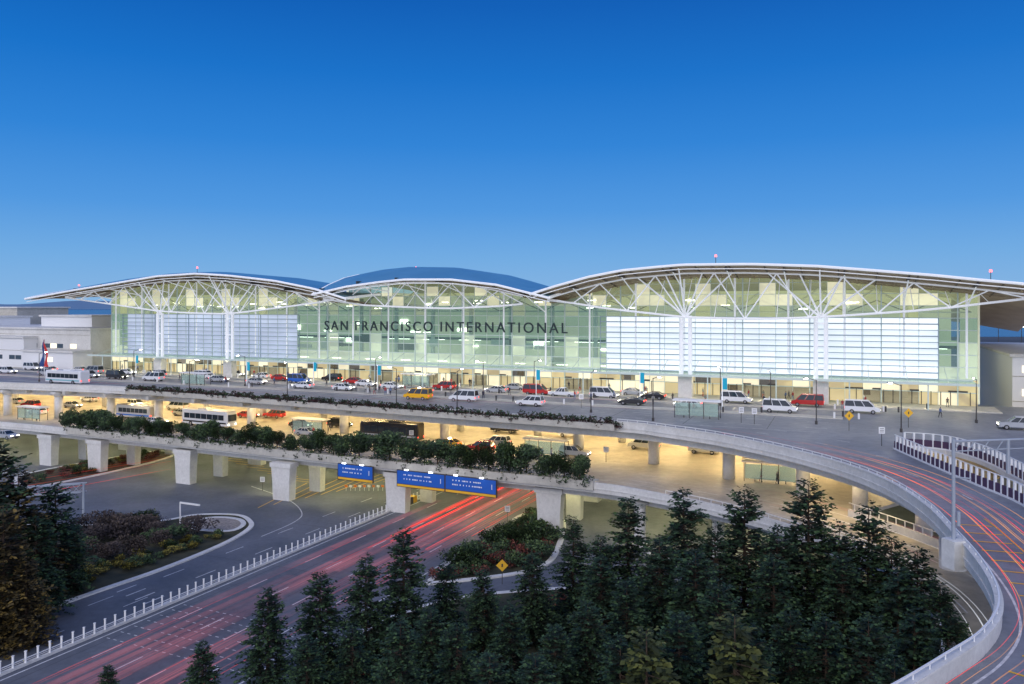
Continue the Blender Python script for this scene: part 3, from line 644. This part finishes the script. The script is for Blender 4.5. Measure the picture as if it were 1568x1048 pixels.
def car(kind,col):
    b=MB()
    if kind=='sedan': L,W=4.7,1.85; low=[(-2.3,.3),(-2.35,.7),(-2.25,.98),(-1.5,1.02),(1.0,.98),(2.0,.84),(2.33,.65),(2.33,.3)]; cab=[(-1.85,1.0),(-1.1,1.43),(.3,1.45),(1.15,.97)]
    elif kind=='suv': L,W=4.9,1.95; low=[(-2.4,.38),(-2.42,.8),(-2.38,1.12),(-1,1.12),(1.15,1.1),(2.2,1.02),(2.42,.8),(2.42,.38)]; cab=[(-2.35,1.1),(-2.1,1.78),(.25,1.8),(1.15,1.08)]
    elif kind=='van': L,W=5.4,2.0; low=[(-2.7,.4),(-2.7,.9),(-2.68,1.2),(-1,1.2),(1.7,1.18),(2.5,1.0),(2.7,.8),(2.7,.4)]; cab=[(-2.66,1.18),(-2.55,2.1),(.95,2.1),(1.85,1.15)]
    else: L,W=5.6,2.0; low=[(-2.8,.45),(-2.8,1.08),(-.6,1.1),(1.2,1.1),(2.6,1.02),(2.8,.8),(2.8,.45)]; cab=[(-.7,1.08),(-.55,1.75),(.6,1.76),(1.35,1.06)]
    loft_body(b,low,W,.13,0)
    y0,y1=W/2-.1,W/2-.3; c=[]
    for (x,z),y in zip(cab,(y0,y1,y1,y0)): c.append(((x,-y,z),(x,y,z)))
    b.face([c[0][0],c[0][1],c[1][1],c[1][0]],1); b.face([c[1][0],c[1][1],c[2][1],c[2][0]],0); b.face([c[2][0],c[2][1],c[3][1],c[3][0]],1)
    b.face([q[0] for q in c],1); b.face([q[1] for q in c][::-1],1)
    for sd in (-1,1):
        for f in (0,.36,.68,1):
            xb=cab[0][0]+(cab[3][0]-cab[0][0])*f; xt=cab[1][0]+(cab[2][0]-cab[1][0])*f
            b.tube((xb,sd*(y0+.01),cab[0][1]),(xt,sd*(y1+.01),cab[1][1]),.05,.045,5,0)
        b.tube((cab[1][0],sd*y1,cab[1][1]),(cab[2][0],sd*y1,cab[2][1]),.06,.06,5,0)
        b.abox((cab[3][0]-.15,sd*(W/2+.08),cab[3][1]+.08),.15,.2,.14,0)
        for x in (-L*.29,L*.3):
            b.tube((x,sd*(W/2-.22),.34),(x,sd*(W/2+.02),.34),.35,.35,14,2); b.tube((x,sd*(W/2+.02),.34),(x,sd*(W/2+.04),.34),.2,.18,10,5)
        b.abox((L/2-.04,sd*(W/2-.35),.72),.1,.4,.16,3); b.abox((-L/2+.03,sd*(W/2-.25),.85),.08,.25,.22,4)
    b.abox((L/2,0,.45),.08,W*.7,.2,2)
    if col=='yellow': b.abox((-.3,0,cab[1][1]+.12),.25,.7,.2,3)
    return b.mesh('car',[PC[col],'cglass','tyre','head','tail','hub'])
def bus(col,stripe,L=11.5,H=3.1):
    b=MB(); W=2.5; low=[(-L/2,.4),(-L/2,H-.25),(-L/2+.2,H),(L/2-.35,H),(L/2,H-.5),(L/2+.05,1.1),(L/2,.4)]
    loft_body(b,low,W,.12,0)
    n=7; st=(L-1.6)/n
    for sd in (-1,1):
        for i in range(n): b.abox((-L/2+.7+st*(i+.5),sd*(W/2+.02),H*.62),st-.12,.05,H*.3,1)
        b.abox((0,sd*(W/2+.015),H*.3),L*.94,.03,.3,6)
        for x in (-L*.3,L*.32):
            b.tube((x,sd*(W/2-.3),.5),(x,sd*(W/2+.04),.5),.5,.5,16,2); b.tube((x,sd*(W/2+.04),.5),(x,sd*(W/2+.06),.5),.25,.25,10,5)
        b.abox((L/2+.03,sd*.9,.8),.08,.35,.2,3); b.abox((-L/2-.01,sd*1,.9),.05,.25,.3,4)
    b.abox((L/2+.02,0,H*.6),.1,W*.86,H*.38,1); b.abox((-1,0,H+.12),2.4,1.6,.24,0)
    return b.mesh('bus',[PC[col],'cglass','tyre','head','tail','hub',PC[stripe]])
cache={}; placed=[]
def put_at(name,kind,col,p,flip=False,dy=0):
    k=(kind,col)
    if k not in cache: cache[k]=car(kind,col) if kind not in('bus',) else bus(*col)
    placed.append(p.copy()); inst(name,cache[k],p+UP*.014,YAW+(math.pi if flip else 0)+dy)
def put(name,kind,col,px,py,z,flip=False,dy=0): put_at(name,kind,col,gp(px,py,z),flip,dy)
put('shuttle_bus','bus',('white','teal'),103,588,ZU,True); put('coach_bus','bus',('white','black',12.5,3.4),320,653,ZM,False,-.05); put('coach_bus','bus',('black','silver',12,3.3),600,674,ZM,True); put('coach_bus','bus',('silver','blue',10,3),210,641,ZM,True)
for a in [('taxi','van','yellow',640,612,ZU,1),('suv','suv','red',680,597,ZU,1),('van','van','white',710,615,ZU,1),('suv','suv','white',812,622,ZU,1),('van','van','red',822,605,ZU,0),('pickup_truck','pickup','white',862,608,ZU,1),('van','van','white',925,610,ZU,0),
          ('van','van','blue',458,587,ZU,0),('sedan_car','sedan','red',430,583,ZU,0),('sedan_car','sedan','white',400,580,ZU,1),('sedan_car','sedan','silver',335,585,ZU,0),('suv','suv','black',508,584,ZU,1),('sedan_car','sedan','white',560,592,ZU,0),('sedan_car','sedan','silver',760,602,ZU,1),
          ('suv','suv','silver',240,578,ZU,1),('sedan_car','sedan','white',195,574,ZU,0),('sedan_car','sedan','black',1000,612,ZU,1),('sedan_car','sedan','silver',970,606,ZU,0),('van','van','white',1320,633,ZU,0),('suv','suv','silver',1558,658,ZU,1),('sedan_car','sedan','white',360,577,ZU,0),('sedan_car','sedan','red',540,588,ZU,1),('sedan_car','sedan','white',600,596,ZU,0),('sedan_car','sedan','silver',790,598,ZU,0),
          ('taxi','sedan','yellow',686,685,ZM,1),('suv','suv','red',735,692,ZM,1),('suv','suv','red',420,640,ZM,1),('sedan_car','sedan','silver',10,672,ZM,0),('suv','suv','silver',760,683,ZM,1),('suv','suv','black',520,655,ZM,0),('sedan_car','sedan','red',380,640,ZM,0),('sedan_car','sedan','white',240,650,ZM,0),('sedan_car','sedan','black',460,655,ZM,0)]:
    put(a[0],a[1],a[2],a[3],a[4],a[5],bool(a[6]))
nm_={'sedan':'sedan_car','suv':'suv','van':'van'}
for z,lanes,nn,smax in ((ZU,(10.2,12.5,17.5,20.5),22,190),(ZM,(17,20,27,31,38),20,170)):
    c=0; tries=0
    while c<nn and tries<900:
        tries+=1; p=fp(R.uniform(-40,smax),R.choice(lanes),z)
        if all((p-q).length>8.5 for q in placed):
            k=R.choice(['sedan','sedan','suv','van']); put_at(nm_[k],k,R.choice(['white','silver','black','white','red','silver']),p,R.random()<.4); c+=1
# ------------------------------------------------------------------ street furniture
def shelter():
    b=MB(); b.abox((0,0,2.75),7.5,2.4,.18,0); b.abox((0,0,2.63),3,.3,.05,3)
    for x in (-3.4,-1.1,1.1,3.4):
        b.tube((x,.9,0),(x,.9,2.6),.06,.06,6,1)
        if abs(x)>3: b.tube((x,-.9,0),(x,-.9,2.6),.06,.06,6,1)
    for i in range(3): b.abox((-2.25+i*2.25,.9,1.4),2.1,.04,2.0,2)
    b.abox((0,.55,.45),5,.4,.07,1); b.abox((-2,.55,.22),.1,.3,.44,1); b.abox((2,.55,.22),.1,.3,.44,1); return b.mesh('bus_shelter',['white','dark','cang','lampc'])
shm=shelter()
for px,py,z in [(1068,640,ZU),(475,664,ZM),(837,698,ZM),(1180,738,ZM),(300,590,ZU),(50,643,ZM),(640,592,ZU)]: inst('bus_shelter',shm,gp(px,py,z),YAW+math.pi)
def lamp():
    b=MB(); b.tube((0,0,0),(0,0,6.6),.1,.06,8,0); b.tube((0,0,6.5),(1.3,0,6.9),.05,.04,6,0); b.abox((1.5,0,6.9),.8,.3,.12,0); b.abox((1.5,0,6.82),.5,.2,.05,1); b.tube((0,0,0),(0,0,.5),.2,.2,8,0)
    return b.mesh('street_lamp',['dark','lamph'])
lm=lamp()
for px,py in [(205,578),(375,592),(440,612),(575,598),(607,622),(818,604),(1103,622),(905,632),(740,605),(1495,648),(1250,650),(700,628),(1000,645),(290,604),(60,585),(1180,632),(1380,662)]:
    inst('street_lamp',lm,gp(px,py,ZU),R.uniform(0,6))
def banner():
    b=MB(); b.tube((0,0,0),(0,0,5.2),.07,.07,8,0); b.abox((.45,0,4.1),.75,.05,2.0,1); b.tube((0,0,5.05),(.85,0,5.05),.03,.03,5,0); b.tube((0,0,3.1),(.85,0,3.1),.03,.03,5,0); return b.mesh('banner_pole',['whitem','teal'])
bn=banner()
for px,py in [(208,575),(378,589),(578,597),(821,606),(1106,624),(480,590),(980,612)]: inst('banner_pole',bn,gp(px,py,ZU),YAW)
def wsign(col,dia=True):
    b=MB(); b.tube((0,0,0),(0,0,2.6),.05,.05,6,0)
    if dia: b.box((0,-.06,2.5),Vector((.5,0,.5))*.8,Vector((0,.02,0)),Vector((.5,0,-.5))*.8,1); b.box((0,-.085,2.5),Vector((.1,0,.02)),Vector((0,.004,0)),Vector((0,0,.22)),2)
    else:
        b.abox((0,-.06,2.3),.9,.04,1.0,1)
        for k in range(3): b.abox((0,-.085,2.55-k*.24),.6,.01,.08,2)
    return b.mesh('traffic_sign',['dark',col,'dark'])
ws_=wsign('yellow'); ww=wsign('white',False)
for px,py,z in [(1300,660,ZU),(1391,655,ZU),(822,768,0),(769,895,0)]: inst('traffic_sign',ws_,gp(px,py,z),0,.85)
for px,py,z in [(1135,648,ZU),(1155,650,ZU),(1350,683,ZU),(777,800,0),(402,752,0),(890,625,ZU),(928,708,ZM),(630,680,ZM)]: inst('traffic_sign',ww,gp(px,py,z),0,.85)
def dirsign(pxa,pxb,panels):
    e=empty('direction_sign'); a=gp(pxa,np.interp(pxa,[105,910],[662,748]),ZM); c=gp(pxb,np.interp(pxb,[105,910],[662,748]),ZM)
    d=(c-a).normalized(); nn=Vector((d.y,-d.x,0)); L=(c-a).length; o=(a+c)/2+nn*1.0+UP*(-1.3); b=MB()
    b.box(o,d*L/2,nn*.12,UP*1.25,3)
    for k in range(panels):
        cc=o+d*(-L/2+L*(k+.5)/panels)+nn*.15; hw=L/panels/2-.12
        b.box(cc+UP*.2,d*hw,nn*.02,UP*.95,0); b.box(cc-UP*1.0,d*hw,nn*.02,UP*.16,2)
        for r_ in range(2):
            x=-hw+hw*.3
            while x<hw*.45:
                l=R.uniform(.10,.2); b.box(cc+d*x+UP*(.6-r_*.6)+nn*.03,d*l/2,nn*.005,UP*.09,1); x+=l+R.choice([.08,.08,.35])
        b.box(cc+d*(hw-.6)+UP*.2+nn*.03,d*.05,nn*.005,UP*.35,1)
    for k in (-.4,0,.4): b.box(o+d*L*k-nn*.5+UP*1.2,d*.08,nn*.5,UP*.08,3)
    for k in range(panels*2): b.box(o+d*(-L/2+L*(k+.5)/(panels*2))+nn*.7+UP*1.45,d*.3,nn*.08,UP*.06,4)
    b.obj('panel',['blue','white','yellow','dark','lampc'],e)
dirsign(524,578,1); dirsign(614,766,2)
b=MB(); o=rp_(60,0)
for k in range(5):
    b.abox(o+D*(k*1.15)+UP*.5,1.0,1.1,1.0,0 if k%2==0 else 1,math.atan2(D.y,D.x))
b.abox(o-D*.8+UP*.55,.25,1.2,1.1,0,math.atan2(D.y,D.x)); b.tube(o-D*.8,o-D*.8+UP*1.8,.05,.05,6,1); b.obj('crash_attenuator',['yellow','dark'])
b=MB()
for k in range(9):
    p=gp(530+k*7,752,0); b.abox(p+UP*.8,.5,.08,.35,k%2,YAW); b.tube(p,p+UP*.7,.03,.03,5,1)
M['orange']=mat('orange',(.8,.2,.02),.5); b.obj('road_barricade',['orange','white'])
e=empty('sign_gantry'); b=MB(); p=gp(1460,850,ZU)
M['gsteel']=mat('galvanised_steel',(.34,.38,.44),.45)
b.abox(p+UP*.1,1.0,1.1,2.0,1,.3); b.tube(p+UP*1.1,p+UP*8.2,.14,.12,12,0); q=p+UP*8.0+Vector((9,1.5,0)); b.tube(p+UP*8.0,q,.09,.08,8,0); b.tube(p+UP*7.3,q-UP*.6,.05,.05,6,0)
b.tube(p+UP*8+Vector((4.3,.7,0)),p+UP*5.6+Vector((4.3,.7,0)),.12,.12,8,0); b.tube(p+UP*5.5,p+UP*5.5+Vector((.9,-.6,0)),.06,.06,6,0)
b.tube(p+UP*2.1+Vector((.25,-.2,0)),p+UP*3.1+Vector((.25,-.2,0)),.12,.12,8,0)
for k in range(4): b.tube(p+UP*(7.3)+Vector((k*1.1,.15*k,0)),p+UP*8+Vector((k*1.1+.55,.15*k+.08,0)),.035,.035,5,0)
b.obj('frame',['gsteel','concw'],e)
e=empty('sign_gantry'); b=MB(); a=gp(-20,812,0); c=gp(128,800,0)
for p in (a,c): b.tube(p,p+UP*5.6,.2,.16,10)
for zz in (4.4,5.6):
    for dy in (-.5,.5): b.tube(a+UP*zz+N*dy,c+UP*zz+N*dy,.1,.1,6)
for k in range(12):
    for dy in (-.5,.5): b.tube(a.lerp(c,k/12)+UP*(4.4 if k%2 else 5.6)+N*dy,a.lerp(c,(k+1)/12)+UP*(5.6 if k%2 else 4.4)+N*dy,.05,.05,5)
    b.tube(a.lerp(c,k/12)+UP*5.6-N*.5,a.lerp(c,k/12)+UP*5.6+N*.5,.05,.05,5)
b.obj('frame',['gsteel'],e)
b=MB(); p=gp(276,808,0); b.tube(p,p+UP*3.6,.12,.1,8); b.box(p+UP*3.5+E*1.8,E*1.8,N*.06,UP*.12); b.obj('height_bar',['white'])
e=empty('flag'); b=MB(); p=gp(68,577,ZU); b.tube(p,p+UP*9.5,.08,.05,8,0); M['flagr']=mat('flag_red',(.6,.04,.03),.7); M['flagb']=mat('flag_blue',(.02,.06,.2),.7)
for k in range(8):
    z1=9.3-k*.85; w1=.15+k*.22; w2=.15+(k+1)*.22
    for mi,a_,c_ in ((1,-.9,.15),(2,.15,.9)):
        b.face([p+UP*z1+E*w1*a_+N*.3*math.sin(k),p+UP*z1+E*w1*c_+N*.3*math.sin(k+1),p+UP*(z1-.85)+E*w2*c_+N*.3*math.sin(k+2),p+UP*(z1-.85)+E*w2*a_+N*.3*math.sin(k+1)],mi)
b.obj('cloth_and_pole',['white','flagb','flagr'],e)
b=MB()
for k in range(70):
    s=R.uniform(5,205); w_=R.choice([6.8,7,13.9,23,25]); b.tube(fp(s,w_,ZU+.15),fp(s,w_,ZU+1.05),.16,.16,8,R.choice([0,1]))
b.obj('bollard',['dark','white'])
# ------------------------------------------------------------------ people
SK=mat('skin',(.45,.28,.2),.6); HR=mat('hair',(.03,.02,.015),.8)
def person(seed,top,bot):
    r=random.Random(seed); st=r.uniform(.08,.32); ar=r.uniform(-.15,.25)
    V=[(0,0,.95),(0,0,1.15),(0,0,1.40),(0,0,1.50),(0,.02,1.63),(0,.01,1.74),
       (.10,0,.92),(.12,st*.5,.50),(.12,st*.35+.0,.09),(.12,st*.35+.17,.04),
       (-.10,0,.92),(-.12,-st*.3,.50),(-.12,-st,.10),(-.12,-st+.16,.04),
       (.19,0,1.40),(.25,-.05,1.12),(.25,.10+ar,.90),(.25,.15+ar,.80),
       (-.19,0,1.40),(-.25,.03,1.12),(-.25,.12,.88),(-.25,.16,.79)]
    Ed=[(0,1),(1,2),(2,3),(3,4),(4,5),(0,6),(6,7),(7,8),(8,9),(0,10),(10,11),(11,12),(12,13),(2,14),(14,15),(15,16),(16,17),(2,18),(18,19),(19,20),(20,21)]
    rad=[.15,.135,.15,.055,.10,.085,.095,.065,.045,.035,.095,.065,.045,.035,.065,.045,.035,.03,.065,.045,.035,.03]
    me=bpy.data.meshes.new('person'); me.from_pydata(V,Ed,[]); o=bpy.data.objects.new('tmp',me); link(o)
    md=o.modifiers.new('s','SKIN'); sv=me.skin_vertices[0].data
    for i,q in enumerate(rad): sv[i].radius=(q,q*.8)
    sv[0].use_root=True; o.modifiers.new('u','SUBSURF').levels=1
    dg=bpy.context.evaluated_depsgraph_get(); nm=bpy.data.meshes.new_from_object(o.evaluated_get(dg)); bpy.data.objects.remove(o)
    nm.materials.clear()
    for m_ in (top,bot,SK,HR,M['dark']): nm.materials.append(m_)
    for p in nm.polygons:
        z=p.center.z; y=p.center.y; p.use_smooth=True
        p.material_index=4 if z<.09 else 1 if z<.93 and abs(p.center.x)<.2 else 3 if z>1.69 or (z>1.56 and y<-.02) else 2 if z>1.49 or (z<.86) else 0
    return nm
cl=[mat('cloth%d'%i,c,.8) for i,c in enumerate([(.03,.03,.05),(.35,.05,.05),(.1,.15,.3),(.5,.5,.48),(.12,.1,.08),(.2,.22,.2)])]
pp=[person(i,cl[i%6],cl[(i*2)%3 if i%2 else 0]) for i in range(6)]
pl=[(1208,612),(1214,613),(1203,613),(560,603),(566,604),(573,605),(581,603),(590,606),(598,606),(545,600),(300,586),(306,588),(250,580),(345,588),(420,590),(690,603),(700,602),(650,600),(740,612),(880,612),(905,616),(1000,620),(1030,615),(1080,618),(1170,620),(1290,628),(940,612),(470,588),(500,592),(620,598),(780,606),(1140,618),(1440,640),(330,580),(275,583),(990,606),(1055,632),(1062,633)]
for i,(px,py) in enumerate(pl): inst('person',pp[i%6],gp(px,py,ZU)+UP*.01,R.uniform(0,6.3),R.uniform(.95,1.06))
for i in range(34): inst('person',pp[i%6],fp(R.uniform(5,205),R.uniform(1.5,6),ZU+.15),R.uniform(0,6.3),R.uniform(.95,1.06))
for i,(px,py) in enumerate([(505,660),(480,668),(830,702),(845,703),(1190,742),(1165,738),(755,690),(560,666)]): inst('person',pp[i%6],gp(px,py,ZM)+UP*.01,R.uniform(0,6.3))
s=bpy.context.scene; s.view_settings.view_transform='Standard'; s.view_settings.look='None'; s.view_settings.exposure=0
